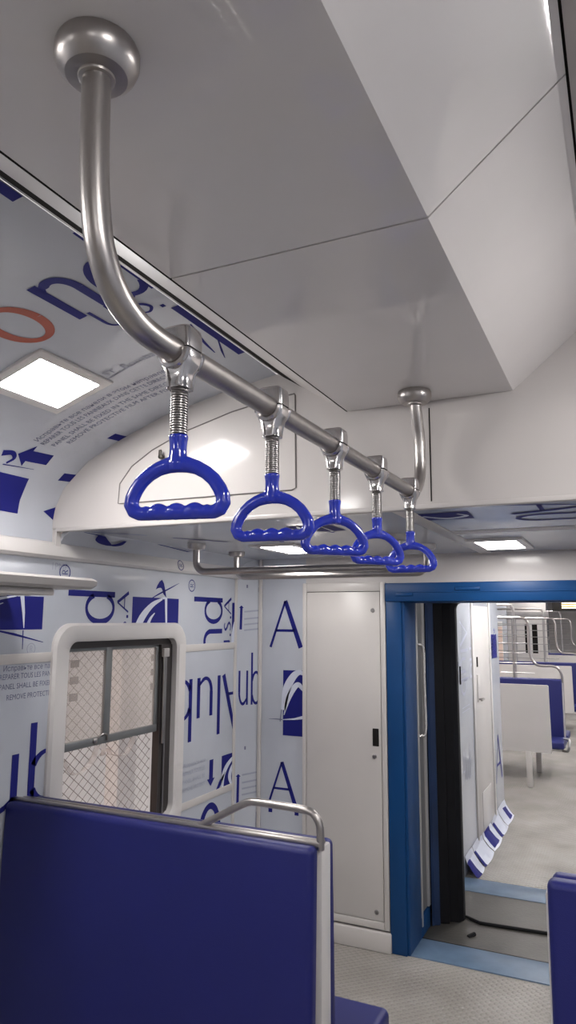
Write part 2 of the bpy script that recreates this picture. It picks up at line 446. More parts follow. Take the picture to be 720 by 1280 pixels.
# canted corner panel
CS = lambda u, z: (-2.09 - max(.004, min(.166, u)) * .7071 + .0009, 4.037 - max(.004, min(.166, u)) * .7071 - .0009, z)
word(p, 'ub', CS, (.158, 1.275), (-1, 0), .305, .40, flip=-1)
for k, z in enumerate((1.845, 1.80, 1.765, 1.73)):
    ribbon(p, [(.118, z, .010), (.016, z + .010, .010)], CS, 4)
    ribbon(p, [(.118, z - .985, .010), (.010, z - .972, .010)], CS, 4)
arrow(p, CS, (.140, 1.735), (.137, 1.885), .016); arrow(p, CS, (.144, .70), (.142, .868), .016)
for z in (2.005, 1.018): ribbon(p, [(.106, z, .02), (.096, z, .02)], CS, 2)
ribbon(p, [(.022, 2.0, .01), (.022, 1.97, .01)], CS, 2); ribbon(p, [(.020, .64, .013), (.020, .50, .013)], CS, 0)
p.build('printed_lettering', INKS, wall_l)['label'] = 'navy letters and swoosh emblems on the side wall film'

# cove moulding along the wall top
mo = MB()
mo.loft([[(XL + dx, y, z) for dx, z in [(0, 2.048), (.022, 2.05), (.032, 2.062), (.030, 2.09), (.015, 2.118), (0, 2.124), (-.03, 2.124), (-.03, 2.048)]] for y in (YK, 4.0)])
o = mo.build('trim_1', 'white_plastic'); struct(o, 'white cove moulding along the top of the window wall', 'trim')
pm = MB()
MS = lambda y, z: (XL + .0335 - max(0, z - 2.08) * .3, y, z)
registered(pm, MS, (3.24, 2.088), .026, (0, 1))
pm.build('printed_mark', INKS, o)

# film roof panels left and right
rl = MB().strip(PROF, YK, YF + .005, (-.03, .03)).build('ceiling', 'film'); struct(rl, 'curved film-covered roof panel over the windows', 'ceiling')
rr = MB().strip([(mx(x), z) for x, z in PROF], YK, YF + .005, (.03, .03)).build('ceiling', 'film'); struct(rr, 'curved film-covered roof panel on the far right', 'ceiling')
p = MB()
RS = lambda s, y: roof_pt(s, y, .0015); RS2 = lambda s, y: roof_pt(s, y, .0028)
# reading direction is +s, letter tops point to -y
def roof_word(txt, s, y, size, xs=1, **k): word(p, txt, RS, (s, y), (1, 0), size, xs, flip=-1, **k)
roof_word('Alub', .07, 1.52, .305, .80)
roof_word('o', .870, 1.530, .31, .80, mi=3, bold=1.3)
roof_word('nd', 1.085, 1.52, .305, .78, bold=1.25)
roof_word('U.S.', 1.128, 1.622, .115, .95)
ribbon(p, [(1.352, 1.64, .026), (1.352, 2.05, .026)], RS, 0)
ribbon(p, smooth_pts([(1.33, 1.76, .004), (1.30, 1.88, .010), (1.285, 1.98, .004)], 5), RS, 0, 2)
ribbon(p, [(1.345, 1.90, .004), (1.31, 1.985, .008), (1.29, 2.04, .002)], RS, 0, 2)
ribbon(p, [(1.348, .90, .030), (1.348, 1.042, .030)], RS, 0)
for i, (t, y, s0, wd) in enumerate([('\u0418\u0441\u043f\u0440\u0430\u0432\u044c\u0442\u0435 \u0432\u0441\u0435 \u043f\u0430\u043d\u0435\u043b\u0438 \u0432 \u044d\u0442\u043e\u043c \u043d\u0430\u043f\u0440\u0430\u0432\u043b\u0435\u043d\u0438\u0438', 1.985, .458, .68), ('REPARER TOUS LES PANNEAUX DANS CETTE DIRECTION', 2.027, .450, .66), ('PANEL SHALL BE FIXED IN THE SAME DIRECTION', 2.075, .460, .64), ('REMOVE PROTECTIVE FILM AFTER FIXING', 2.118, .500, .56)]):
    small_text(p, t, RS, (s0, y), (1, 0), .036, flip=-1, mi=2, width=wd)
small_text(p, 'ST. Bombay', RS, (.915, 1.86), (1, 0), .05, flip=-1, mi=4, width=.24)
ribbon(p, [(.905, 1.876, .005), (1.08, 1.852, .004)], RS, 4)
arrow(p, RS, (.385, 2.115), (.375, 1.955), .055)
rect(p, (.119, 1.70), (.119, 2.10), (.272, 2.095), (.272, 1.70), RS, 0)
ribbon(p, smooth_pts([(.36, 1.89, .03), (.372, 1.93, .022), (.35, 1.955, .015), (.32, 1.94, .01)], 4), RS, 0, 1)
ribbon(p, [(.31, 1.93, .006), (.316, 2.0, .004), (.322, 2.08, .002)], RS, 0)
registered(p, RS, (.475, 1.835), .038, (1, 0), 4, -1)
ribbon(p, [(.465, 1.83, .03), (.485, 1.845, .03)], RS, 2)
ribbon(p, [(.455, 1.885, .006), (.56, 1.88, .006)], RS, 4)
for s in (.620, .320):
    rect(p, (s - .022, 2.235), (s + .022, 2.235), (s + .030, 2.299), (s - .014, 2.299), RS, 0, 2)
polyfill(p, ([(.148, 2.235), (.175, 2.299)], [(.148, 2.235), (.118, 2.299)]), RS, 0, 3)
p.clip(lambda x, y, z: 1.56 < y < 1.91 and -2.05 < x < -1.59)
p.build('printed_lettering', INKS, rl)['label'] = 'navy and orange letters on the roof film'

# central ceiling box (flat) and its sloping sides
c = MB()
for y0, y1 in ((YK, 1.2005), (1.2055, YF)):
    c.strip([(-.856, 2.535), (-.287, 2.535)], y0, y1, (0, .03))
    c.strip([(-.287, 2.535), (-.039, 2.742)], y0, y1, (0, .03))
ce = c.build('ceiling', 'ceiling', angle=20); struct(ce, 'low grey-white central ceiling duct with a sloping right side', 'ceiling')
g = MB(); g.strip([(-.85, 2.5385), (-.2875, 2.5388), (-.045, 2.7412)], 1.195, 1.211, (0, .01))
g.build('panel_joint', 'seam_grey', ce)
sl = MB()
def lerp(a, b, t): return (a[0] + (b[0] - a[0]) * t, a[1] + (b[1] - a[1]) * t)
A0, A1 = (-.866, 2.541), (-1.139, 2.718)
sl.strip([lerp(A0, A1, .0), lerp(A0, A1, .62)], YK, YF, (0, .02), 0)
sl.strip([(-.8605, 2.5347), (-.8555, 2.5347)], YK, YF, (0.0, .004), 1)
sl.strip([lerp(A0, A1, .62), lerp(A0, A1, .90)], YK, YF, (0, .02), 1)
sl.strip([lerp(A0, A1, .90), lerp(A0, A1, 1.02)], YK, YF, (0, .02), 2)
o = sl.build('trim_2', ['laminate', 'seam', 'steel']); struct(o, 'sloping edge strip with a dark groove left of the ceiling duct', 'trim')
s2 = MB(); s2.strip([(-.048, 2.748), (.02, 2.748)], YK, YF, (0, .02), 0)
o = s2.build('trim_3', 'seam'); struct(o, 'dark gap right of the ceiling duct', 'trim')
s2 = MB(); s2.strip([(-.034, 2.743), (.0, 2.722), (.05, 2.709)], YK, YF, (0, .02), 0)
o = s2.build('trim_4', 'laminate'); struct(o, 'pale edge strip right of the dark ceiling gap', 'trim')

# transverse fascia with arched top
arch = [(-2.212, 2.176), (-2.212, 2.218), (-2.203, 2.27), (-2.159, 2.355), (-2.033, 2.46), (-1.868, 2.537), (-1.649, 2.614), (-1.369, 2.677), (-1.139, 2.715)]
poly = arch + [(-.06, 2.78)] + [(mx(x), z) for x, z in arch[::-1]]
fa = MB(); fa.prism(poly, YF, YF + .03)
fa.box(XL, XL + .022, YF, YF + .03, 2.10, 2.18)
fa.box(XL + .02, XR - .02, YF - .003, YF + .03, 2.166, 2.182, .003)
fa = fa.build('wall_fascia', 'laminate'); struct(fa, 'white arched cross panel hanging below the ceiling', 'wall')
MB().box(-.5635, -.5595, YF - .0012, YF + .001, 2.19, 2.511).build('panel_joint', 'seam', fa)

# soffit beyond the fascia
so = MB().box(XL, XR, YF + .03, YB, 2.176, 2.20).build('ceiling', 'film'); struct(so, 'low film-covered ceiling beyond the cross panel', 'ceiling')
b = MB(); b.box(-.72, -.655, YF + .03, YB, 2.172, 2.177, .002); b.box(XL, XR, YF + .03, YF + .07, 2.1745, 2.177); b.box(-.70, XR, 3.02, 3.12, 2.1735, 2.177)
b.build('batten', 'white_paint', so)
p = MB(); SS = lambda x, y: (x, y, 2.1742); SS2 = lambda x, y: (x, y, 2.1728)
rect(p, (-.655, 2.47), (-.655, 2.64), (-.485, 2.64), (-.475, 2.46), SS, 0)
ribbon(p, smooth_pts([(-.65, 2.52, .02), (-.58, 2.60, .03), (-.50, 2.56, .02), (-.52, 2.50, .01)], 5), SS2, 1, 1)
word(p, 'AU', SS, (-.345, 2.36), (0, 1), .30, .95, flip=-1)
word(p, 'Al', SS, (-1.6, 2.9), (1, 0), .22); logo(p, SS, SS2, (-1.25, 2.6), (1, 0), (0, 1), .2, .2)
ribbon(p, [(-2.1, 2.42, .012), (-1.95, 2.62, .012)], SS, 0); ribbon(p, [(-1.9, 2.75, .02), (-1.75, 3.0, .02)], SS, 0)
ribbon(p, [(-.60, 2.93, .02), (-.57, 2.95, .02)], SS, 2)
p.build('printed_lettering', INKS, so)['label'] = 'navy letters on the low ceiling film'
cv = MB(); cv.strip([(-2.195, 2.118), (-2.17, 2.15), (-2.12, 2.178)], YF + .03, 3.99, (-.01, .02))
cv = cv.build('trim_5', 'film'); struct(cv, 'rounded film cove under the low ceiling', 'trim')
p = MB(); VS = lambda t, y: (-2.194 + .075 * t, y, 2.117 + .058 * t)
ribbon(p, smooth_pts([(.9, 2.52, .05), (.55, 2.56, .10), (.35, 2.62, .08), (.5, 2.68, .05), (.8, 2.70, .02)], 5), VS, 0, 1)
ribbon(p, [(.95, 2.40, .03), (.9, 2.52, .05)], VS, 0); ribbon(p, [(.95, 2.95, .04), (.75, 3.25, .05)], VS, 0)
p.build('printed_mark', INKS, cv)

# end bulkhead with doorway
DX0, DX1 = -1.16, .034
w = MB()
w.box(-2.11, -1.785, YB, YB + .06, 0, 2.2); w.box(-1.785, -1.265, YB + .012, YB + .06, 0, 2.2)
wall_b = w.build('wall_front', 'film'); struct(wall_b, 'end bulkhead with printed film beside the locker', 'wall')
MB().box(-1.785, XR, YB, YB + .05, 2.012, 2.2).box(DX1 + .10, XR, YB, YB + .05, 0, 2.02).build('upper_panel', 'laminate', wall_b)
p = MB(); BS = lambda x, z: (max(-2.085, min(-1.80, x)), YB - .0015, z); BS2 = lambda x, z: (max(-2.085, min(-1.80, x)), YB - .003, z)
for z in (1.627, .700): word(p, 'A', BS, (-2.038, z), (1, 0), .287 if z > 1 else .242, .93)
def bl(mb):
    rect(mb, (-1.938, 1.10), (-1.80, 1.10), (-1.80, 1.489), (-1.938, 1.489), BS, 0)
    ribbon(mb, smooth_pts([(-1.935, 1.25, .03), (-1.915, 1.37, .05), (-1.87, 1.45, .045), (-1.83, 1.478, .03), (-1.80, 1.47, .02)], 5), BS2, 1, 1)
    ribbon(mb, smooth_pts([(-1.93, 1.22, .005), (-1.905, 1.31, .03), (-1.87, 1.375, .035), (-1.835, 1.405, .03), (-1.80, 1.375, .02)], 5), BS2, 1, 1)
    ribbon(mb, [(-1.94, 1.192, .004), (-1.86, 1.20, .010), (-1.80, 1.213, .020)], BS2, 1)
    ribbon(mb, [(-2.035, 1.191, .002), (-1.985, 1.193, .005), (-1.94, 1.192, .006)], BS, 2); ribbon(mb, [(-1.957, 1.18, .007), (-1.937, 1.35, .003)], BS, 2)
bl(p)
for x in (-2.02, -1.845): ribbon(p, [(x - .012, .655, .022), (x + .014, .655, .022)], BS, 0)
for x, d in ((-1.99, .05), (-1.83, .02)): ribbon(p, [(x - d, 2.125, .008), (x + d, 2.125, .008)], BS, 0)
p.build('printed_lettering', INKS, wall_b)['label'] = 'navy letter A and swoosh emblem beside the locker'

# unseen rest of this coach
o = MB().box(XR, XR + .05, YK, YB, 0, 2.15).build('wall_right', 'film'); struct(o, 'right side wall', 'wall')
o = MB().box(XL, XR, YK - .05, YK, 0, 2.8).build('wall_back', 'laminate'); struct(o, 'bulkhead behind the camera', 'wall')

# ------------------------------------------------------------------ window
win = empty('window_1', (XL, (WY0 + WY1) / 2, WZ0), 'rounded white window with wire mesh in the left wall', 'window', kind='structure')
def rrect(y0, y1, z0, z1, r, n=8):
    out = []
    for cy, cz, a in ((y1 - r, z1 - r, 0), (y0 + r, z1 - r, 90), (y0 + r, z0 + r, 180), (y1 - r, z0 + r, 270)):
        for i in range(n + 1):
            t = math.radians(a + 90 * i / n); out.append((cy + r * math.cos(t), cz + r * math.sin(t)))
    return out
oy = rrect(2.33, 3.332, .705, 1.778, .105); iy = rrect(2.425, 3.250, .80, 1.697, .05)
def lp(L, x, s=0):
    cy, cz = 2.84, 1.24
    return [(x, y + (cy - y) * s, z + (cz - z) * s) for y, z in L]
fr = MB(); fr.loft([lp(oy, XL - .01), lp(oy, XL + .012), lp(oy, XL + .024, .02), lp(iy, XL + .024, -.03), lp(iy, XL + .014), lp(iy, XL - .062)], cap=False)
fr.build('window_frame', 'white_plastic', win)
s = MB(); s.box(XL - .058, XL - .02, 2.42, 3.26, 1.665, 1.715); s.box(XL - .056, XL - .016, 3.149, 3.262, .812, 1.664)
s.box(XL - .056, XL - .03, 2.40, 2.43, .812, 1.664); s.box(XL - .058, XL - .02, 2.42, 3.26, .77, .81)
s.build('window_seal', 'seal', win)
s = MB(); s.box(XL - .05, XL - .026, 2.42, 3.145, 1.222, 1.258, .004); s.build('sash_rail', 'alu_grey', win)
s = MB(); s.box(XL - .048, XL - .028, 2.725, 2.770, 1.25, 1.68, .004); s.build('mullion', 'alu_grey', win)
s = MB(); s.box(XL - .048, XL - .03, 3.125, 3.15, 1.25, 1.67, .003); s.box(XL - .048, XL - .03, 2.42, 2.435, 1.25, 1.67, .003); s.box(XL - .048, XL - .03, 2.42, 3.15, 1.650, 1.668, .003); s.build('sash_stile', 'alu_grey', win)
for y0, y1 in ((2.43, 2.727), (2.768, 3.13)):
    MB().box(XL - .040, XL - .037, y0, y1, 1.252, 1.655).build('window_pane', 'glass', win)
s = MB(); s.tube([(XL - .006, 3.168, 1.16), (XL - .006, 3.166, 1.60)], .007); s.build('guide_rod', 'steel_dark', win)
s = MB(); s.tube([(XL - .010, 3.188, .80), (XL - .010, 3.188, 1.60)], .005); s.build('guide_rod', 'steel_dark', win)
s = MB(); s.box(XL - .014, XL + .004, 3.150, 3.20, 1.60, 1.645, .004); s.build('rod_block', 'grey_paint', win)
s = MB(); s.lathe([(.008, 0), (.012, .004), (.012, .012), (.006, .016)], (XL - .028, 2.66, 1.245), 'x', 12); s.tube(smooth_pts([(XL - .02, 2.66, 1.245), (XL - .012, 2.70, 1.27), (XL - .02, 2.74, 1.262), (XL - .022, 2.75, 1.235)], 4), .004, 6); s.build('sash_catch', 'steel_dark', win)
# expanded wire mesh outside the glass
ms = MB(); wy0, wy1, wz0, wz1 = 2.42, 3.17, .79, 1.70; sy, sz = .062, .048
def clipseg(a, b):
    (y0, z0), (y1, z1) = a, b; t0, t1 = 0, 1
    for pq, lo, hi in (((y0, y1 - y0), wy0, wy1), ((z0, z1 - z0), wz0, wz1)):
        p0, d = pq
        if abs(d) < 1e-9: continue
        ta, tb = (lo - p0) / d, (hi - p0) / d
        if ta > tb: ta, tb = tb, ta
        t0, t1 = max(t0, ta), min(t1, tb)
    if t1 - t0 < 1e-4: return None
    return ((y0 + (y1 - y0) * t0, z0 + (z1 - z0) * t0), (y0 + (y1 - y0) * t1, z0 + (z1 - z0) * t1))
for k in range(-30, 40):
    for sg in (1, -1):
        y = wy0 + k * sy; H = 1.0
        sgm = clipseg((y, wz0), (y + sg * H * sy / sz, wz0 + H))
        if sgm: ms.tube([(XL - .085, *sgm[0]), (XL - .085, *sgm[1])], .0016, 4)
ms.build('wire_mesh', 'wire', win)
# loose wrapping film left on the sash
pf = empty('plastic_film', (XL - .02, 2.75, 1.15), 'curled scrap of clear wrapping film hanging under the window sash rail', 'plastic film')
q = MB()
for pts, wd in (([(2.44, 1.20), (2.50, 1.13), (2.58, 1.12), (2.64, 1.16), (2.655, 1.225)], .03), ([(2.71, 1.225), (2.70, 1.185), (2.715, 1.17), (2.735, 1.20), (2.75, 1.17), (2.765, 1.172)], .025), ([(2.78, 1.165), (2.85, 1.15), (2.92, 1.175), (2.945, 1.225)], .03)):
    c_ = smooth_pts([(XL - .012 + .012 * math.sin(i * 2), y, z) for i, (y, z) in enumerate(pts)], 6)
    L = [v + Vector((-wd / 2, 0, 0)) for v in c_]; R = [v + Vector((wd / 2, 0, .004)) for v in c_]; n = len(c_)
    q.add(L + R, [(i, i + 1, n + i + 1, n + i) for i in range(n - 1)])
    q.tube(L, .0022, 5)
q.build('curled_strip', 'plastic_film', pf)
# outside
o = MB().box(-5.2, -5.1, -8, 22, -1, 5).build('wall_outside', 'exterior'); struct(o, 'pinkish shed wall outside the window', 'wall')
o = MB().box(-5.1, -2.5, -8, 22, -1.02, -1).build('floor', 'exterior'); struct(o, 'ground outside the train', 'floor')
o = MB().box(-2.95, -2.85, 3.62, 3.80, -1, 3.2, .01).build('post', 'ext_white'); tag(o, 'whitewashed post seen through the window mesh at right', 'post')
lv = empty('louvre_panel', (-3.4, 4.2, -1), 'slotted pale panel seen through the upper right window pane', 'panel')
MB().box(-3.42, -3.38, 3.45, 4.9, -1, 2.3).build('sheet', 'ext_white', lv)
for yy in (3.75, 4.15, 4.4, 4.65):
    for i in range(9): MB().box(-3.382, -3.374, yy, yy + .08, 1.25 + i * .11, 1.30 + i * .11, .003).build('slot', 'seam_grey', lv)

# ------------------------------------------------------------------ lights
def lamp(name_loc, right, fwd, nrm, w_, l_, label, w0=.19, l0=.275, lm='lamp'):
    # square LED fitting: frame w_ x l_, glowing diffuser w0 x l0, facing nrm
    t = empty('recessed_ceiling_light', name_loc, label, 'ceiling light', 'recessed ceiling lights')
    c = Vector(name_loc); r = Vector(right).normalized(); f = Vector(fwd).normalized(); n = Vector(nrm).normalized()
    P = lambda a, b, d: c + r * a + f * b + n * d
    def ring(a, b, d): return [P(-a, -b, d), P(a, -b, d), P(a, b, d), P(-a, b, d)]
    m = MB(); m.loft([ring(w_ / 2, l_ / 2, -.02), ring(w_ / 2, l_ / 2, .001), ring(w_ / 2 - .004, l_ / 2 - .004, .004), ring(w0 / 2 + .003, l0 / 2 + .003, .004), ring(w0 / 2, l0 / 2, .001)], cap=False)
    m.build('lamp_frame', 'white_plastic', t)
    m = MB(); m.loft([ring(w0 / 2, l0 / 2, .0), ring(w0 / 2, l0 / 2, .0035), ring(w0 / 2 - .002, l0 / 2 - .002, .0045)]); m.build('lamp_diffuser', lm, t)
    return t
a_, b_ = roof_pt(.64, 0, 0), roof_pt(.90, 0, 0)
mid = ((a_[0] + b_[0]) / 2, (a_[2] + b_[2]) / 2); dr = Vector((b_[0] - a_[0], 0, b_[2] - a_[2])).normalized(); nr = Vector((dr.z, 0, -dr.x))
off = .004
lamp((mid[0] + nr.x * off, 1.735, mid[1] + nr.z * off), dr, (0, 1, 0), nr, .27, .345, 'square glowing ceiling light in the printed roof film, upper left')
for k, y in enumerate((.05, -1.6)):
    lamp((mid[0] + nr.x * off, y, mid[1] + nr.z * off), dr, (0, 1, 0), nr, .27, .345, 'square ceiling light in the left roof film behind the camera')
for k, y in enumerate((1.735, .05, -1.6)):
    lamp((mx(mid[0]) - nr.x * off, y, mid[1] + nr.z * off), (-dr.x, 0, dr.z), (0, 1, 0), (-nr.x, 0, nr.z), .27, .345, 'square ceiling light in the right roof film, out of frame')
lamp((-1.605, 3.42, 2.170), (1, 0, 0), (0, 1, 0), (0, 0, -1), .26, .46, 'glowing low ceiling light behind the second strap handle', .17, .37, 'lamp_low')
lamp((-.535, 3.575, 2.168), (1, 0, 0), (0, 1, 0), (0, 0, -1), .26, .46, 'glowing low ceiling light above the blue doorway', .185, .37, 'lamp_low')
lamp((.35, 3.42, 2.170), (1, 0, 0), (0, 1, 0), (0, 0, -1), .26, .46, 'low ceiling light right of the doorway, out of frame', .17, .37, 'lamp_low')

# ------------------------------------------------------------------ overhead grab rail
RX, RZ = -.58, 2.192
gr = empty('overhead_grab_rail', (RX, 1.4, RZ), 'long bent stainless steel overhead rail carrying the five blue strap handles', 'grab rail')
path = [(RX, .637, 2.535), (RX, .638, 2.46), (RX, .641, 2.38), (RX, .648, 2.315), (RX, .661, 2.266), (RX, .690, 2.224), (RX, .733, 2.200), (RX, .785, 2.192), (RX, .86, RZ), (RX, 1.2, RZ), (RX, 1.6, RZ), (RX, 2.04, RZ), (RX, 2.13, 2.197), (RX, 2.19, 2.222), (RX, 2.228, 2.27), (RX, 2.237, 2.33), (RX, 2.228, 2.40), (RX, 2.20, 2.47), (RX, 2.185, 2.535)]
MB().tube(smooth_pts(path, 5), .0188, 20).build('rail_tube', 'steel', gr)
for y in (.637, 2.183):
    m = MB(); m.lathe([(.030, -.041), (.040, -.040), (.050, -.031), (.0545, -.020), (.0545, -.006), (.052, 0)], (RX, y, 2.535), 'z', 32)
    m.lathe([(.021, -.045), (.0235, -.044), (.025, -.038), (.025, -.02)], (RX, y, 2.535), 'z', 24)
    fl = m.build('ceiling_flange', 'steel', gr)
    for a in (60, 180, 300):
        q = MB(); q.lathe([(.004, -.033), (.005, -.031), (.005, -.02)], (RX + .043 * math.cos(math.radians(a)), y + .043 * math.sin(math.radians(a)), 2.535), 'z', 10)
        q.build('screw', 'steel_dark', fl)

# ------------------------------------------------------------------ strap handles
def make_strap():
    t = empty('strap_handle', (RX, .847, RZ))
    x, y, z = RX, .847, RZ
    # upper cap: square shouldered half-shell over the rail
    def sec(hx, hy, r, zz, n=5):
        out = []
        for cx, cy, a in ((hx - r, hy - r, 0), (-hx + r, hy - r, 90), (-hx + r, -hy + r, 180), (hx - r, -hy + r, 270)):
            for i in range(n + 1):
                q = math.radians(a + 90 * i / n); out.append((x + cx + r * math.cos(q), y + cy + r * math.sin(q), zz))
        return out
    m = MB(); m.loft([sec(.0265, .0205, .006, z + .004), sec(.0265, .0205, .006, z + .024), sec(.0250, .0200, .007, z + .035), sec(.020, .016, .007, z + .0395)])
    m.build('clamp_cap', 'chrome', t)
    m = MB(); m.loft([sec(.0255, .0195, .006, z + .0008), sec(.0255, .0195, .006, z + .0045)]); m.build('clamp_gasket', 'rubber', t)
    # lower body: saddle rings flaring into a ribbed socket
    m = MB()
    m.loft([sec(.0265, .0205, .007, z + .001), sec(.0270, .0208, .008, z - .008), sec(.0245, .0190, .009, z - .020), sec(.0178, .0160, .010, z - .032), sec(.0160, .0155, .011, z - .043), sec(.0170, .0170, .012, z - .050), sec(.0172, .0172, .012, z - .055)])
    for s_ in (-1, 1):
        yy = y + s_ * .0205
        m.tube([(x + .0228 * math.cos(a), yy, z + .0228 * math.sin(a)) for a in [PI + PI * i / 16 for i in range(17)]], .0058, 8)
        for dx in (-.009, .009):
            m.tube([(x + dx * 2.2, y + s_ * .019, z - .010), (x + dx * 1.5, y + s_ * .0160, z - .028), (x + dx, y + s_ * .0158, z - .054)], [.004, .0035, .0035], 6)
    m.build('clamp_body', 'chrome', t)
    # coil spring
    m = MB(); N = 19; pts = []
    for i in range(N * 14 + 1):
        a = 2 * PI * i / 14; pts.append((x + .0117 * math.cos(a), y + .0117 * math.sin(a), z - .054 - .073 * i / (N * 14)))
    m.tube(pts, .00165, 5); m.lathe([(.0098, -.054), (.0098, -.128)], (x, y, z), 'z', 14, mi=1)
    m.build('spring', ['spring', 'steel_dark'], t)
    # moulded grip
    g0 = z - .253; hw = .071
    P = []; R = []
    nb = 48
    for i in range(nb + 1):                       # bottom bar with finger bumps
        u = -1 + 2 * i / nb; xx = u * (hw - .014)
        bump = .5 + .5 * math.cos(4 * PI * (u * 1.02)) if abs(u) < .86 else 0
        P.append((x + xx, y, g0 + .0125 + bump * .0022)); R.append(.0104 + bump * .0026)
    for p_, r_ in (((hw - .005, .0165), .0112), ((hw + .0005, .026), .0112), ((hw - .001, .036), .0110), ((hw - .006, .047), .0108), ((hw - .015, .0600), .0106), ((hw - .027, .0705), .0106), ((hw - .041, .0785), .0110), ((hw - .055, .0830), .0122)):
        P.append((x + p_[0], y, g0 + p_[1])); R.append(r_)
    P.append((x, y, g0 + .0850)); R.append(.0130)
    left = [(2 * x - q[0], q[1], q[2]) for q in P[nb + 1:-1]][::-1]; P += left; R += R[nb + 1:-1][::-1]
    m = MB(); m.tube(P, R, 14, closed=True)
    m.lathe([(.0128, .074), (.0150, .084), (.0138, .094), (.0128, .104), (.0132, .116), (.0146, .124), (.0142, .1275), (.011, .1285)], (x, y, g0), 'z', 20)
    gp = m.build('grip', 'blue_plastic', t)
    md = gp.modifiers.new('r', 'REMESH'); md.mode = 'VOXEL'; md.voxel_size = .0017; md.use_smooth_shade = True
    sm = gp.modifiers.new('s', 'SMOOTH'); sm.iterations = 5; sm.factor = .5
    dg = bpy.context.evaluated_depsgraph_get(); dg.update()
    me = bpy.data.meshes.new_from_object(gp.evaluated_get(dg)); gp.modifiers.clear()
    me.materials.clear(); me.materials.append(M['blue_plastic'])
    gp.data = me
    me.polygons.foreach_set('use_smooth', [True] * len(me.polygons))
    return t
strap = make_strap()
SLAB = ['largest and nearest blue strap handle, first below the rail bend at left', 'second blue strap handle along the rail, next to the largest one',
        'middle blue strap handle, third along the overhead rail', 'fourth blue strap handle on the rail, twisted and partly behind the middle one',
        'smallest and farthest blue strap handle, last on the rail by the far ceiling pole']
for i, (y, th) in enumerate(((.847, 12), (1.155, 6), (1.472, 44), (1.775, 50), (2.098, -4))):
    t = strap if i == 0 else copy_tree(strap)
    t.location = (RX, y, RZ)
    tag(t, SLAB[i], 'strap handle', 'strap handles on the overhead rail')
    for ch in t.children:
        if ch.name.startswith('grip') or ch.name.startswith('spring'): ch.rotation_euler.z = math.radians(th)

# cross rails under the low ceiling
def cross_rail(y, xl, xr, label):
    t = empty('grab_rail', (xl, y, 2.176), label, 'grab rail', 'cross rails under the low ceiling')
    zt, zb, r = 2.176, 2.034, .055
    pts = [(xl, y, zt), (xl, y, zb + r)] + arc((xl + r, y, zb + r), r, PI, 1.5 * PI, 8, 'xz') + [(xl + .3, y, zb), (xr - .3, y, zb)] + arc((xr - r, y, zb + r), r, -PI / 2, 0, 8, 'xz') + [(xr, y, zt)]
    MB().tube(pts, .0172, 16).build('rail_tube', 'steel', t)
    for x in (xl, xr):
        MB().lathe([(.026, -.030), (.040, -.026), (.046, -.014), (.046, 0)], (x, y, zt), 'z', 24).build('ceiling_flange', 'steel', t)
cross_rail(3.04, -1.953, -.905, 'nearer stainless cross rail under the low ceiling, with flange farther left')
cross_rail(3.50, -1.978, -.885, 'farther stainless cross rail, second under the low ceiling before the bulkhead')

# ------------------------------------------------------------------ access hatch on the fascia
ha = empty('access_hatch', (-1.45, YF, 2.266), 'quarter-arched white access hatch in the cross panel', 'hatch')
hp = [(-1.862, 2.266), (-1.057, 2.266), (-1.062, 2.629), (-1.192, 2.615), (-1.331, 2.592), (-1.55, 2.536), (-1.702, 2.476), (-1.80, 2.418), (-1.858, 2.349)]
def grow(poly, d):
    cx = sum(q[0] for q in poly) / len(poly); cz = sum(q[1] for q in poly) / len(poly)
    return [(q[0] + (d if q[0] > cx else -d), q[1] + (d if q[1] > cz else -d)) for q in poly]
MB().tube([(x, YF - .0012, z) for a, b in zip(hp, hp[1:] + hp[:1]) for x, z in (lerp(a, b, .02), lerp(a, b, .5), lerp(a, b, .98))], .0028, 6, closed=True).build('hatch_joint', 'seam_grey', ha)
MB().prism(hp, YF - .0012, YF + .001).build('hatch_panel', 'laminate', ha)
kb = MB(); kb.lathe([(.006, -.024), (.010, -.022), (.010, -.010), (.006, -.006), (.006, 0)], (-1.646, YF, 2.441), 'y', 14); kb.box(-1.652, -1.640, YF - .026, YF - .018, 2.445, 2.468, .002)
kb.build('hatch_latch', 'brass_dark', ha)

# ------------------------------------------------------------------ luggage rack, left
lr = empty('luggage_rack', (XL, 1.2, 1.92), 'grey luggage rack sticking out of the wall at the left edge', 'luggage rack')
m = MB()
prof = [(-1.825, 1.906), (-1.800, 1.906), (-1.792, 1.914), (-1.790, 1.938), (-1.798, 1.947), (-1.825, 1.947)]
m.loft([[(x, y, z) for x, z in prof] for y in (-.4, 2.085)] + [[(-1.81 + (x + 1.81) * .7, 2.115, 1.932 + (z - 1.932) * .55) for x, z in prof]])
m.build('front_rail', 'grey_paint', lr)
m = MB(); m.box(XL, -1.815, -.4, 2.06, 1.905, 1.915, .003); m.build('rack_shelf', 'grey_paint', lr)
for x in (-2.1, -1.98, -1.87): MB().box(x - .012, x + .012, -.4, 1.96, 1.880, 1.904, .004).build('shelf_rib', 'white_paint', lr)
for y in (1.60, .1): MB().box(XL, -1.80, y, y + .055, 1.94, 2.045, .022, 4).build('rack_bracket', 'white_plastic', lr)

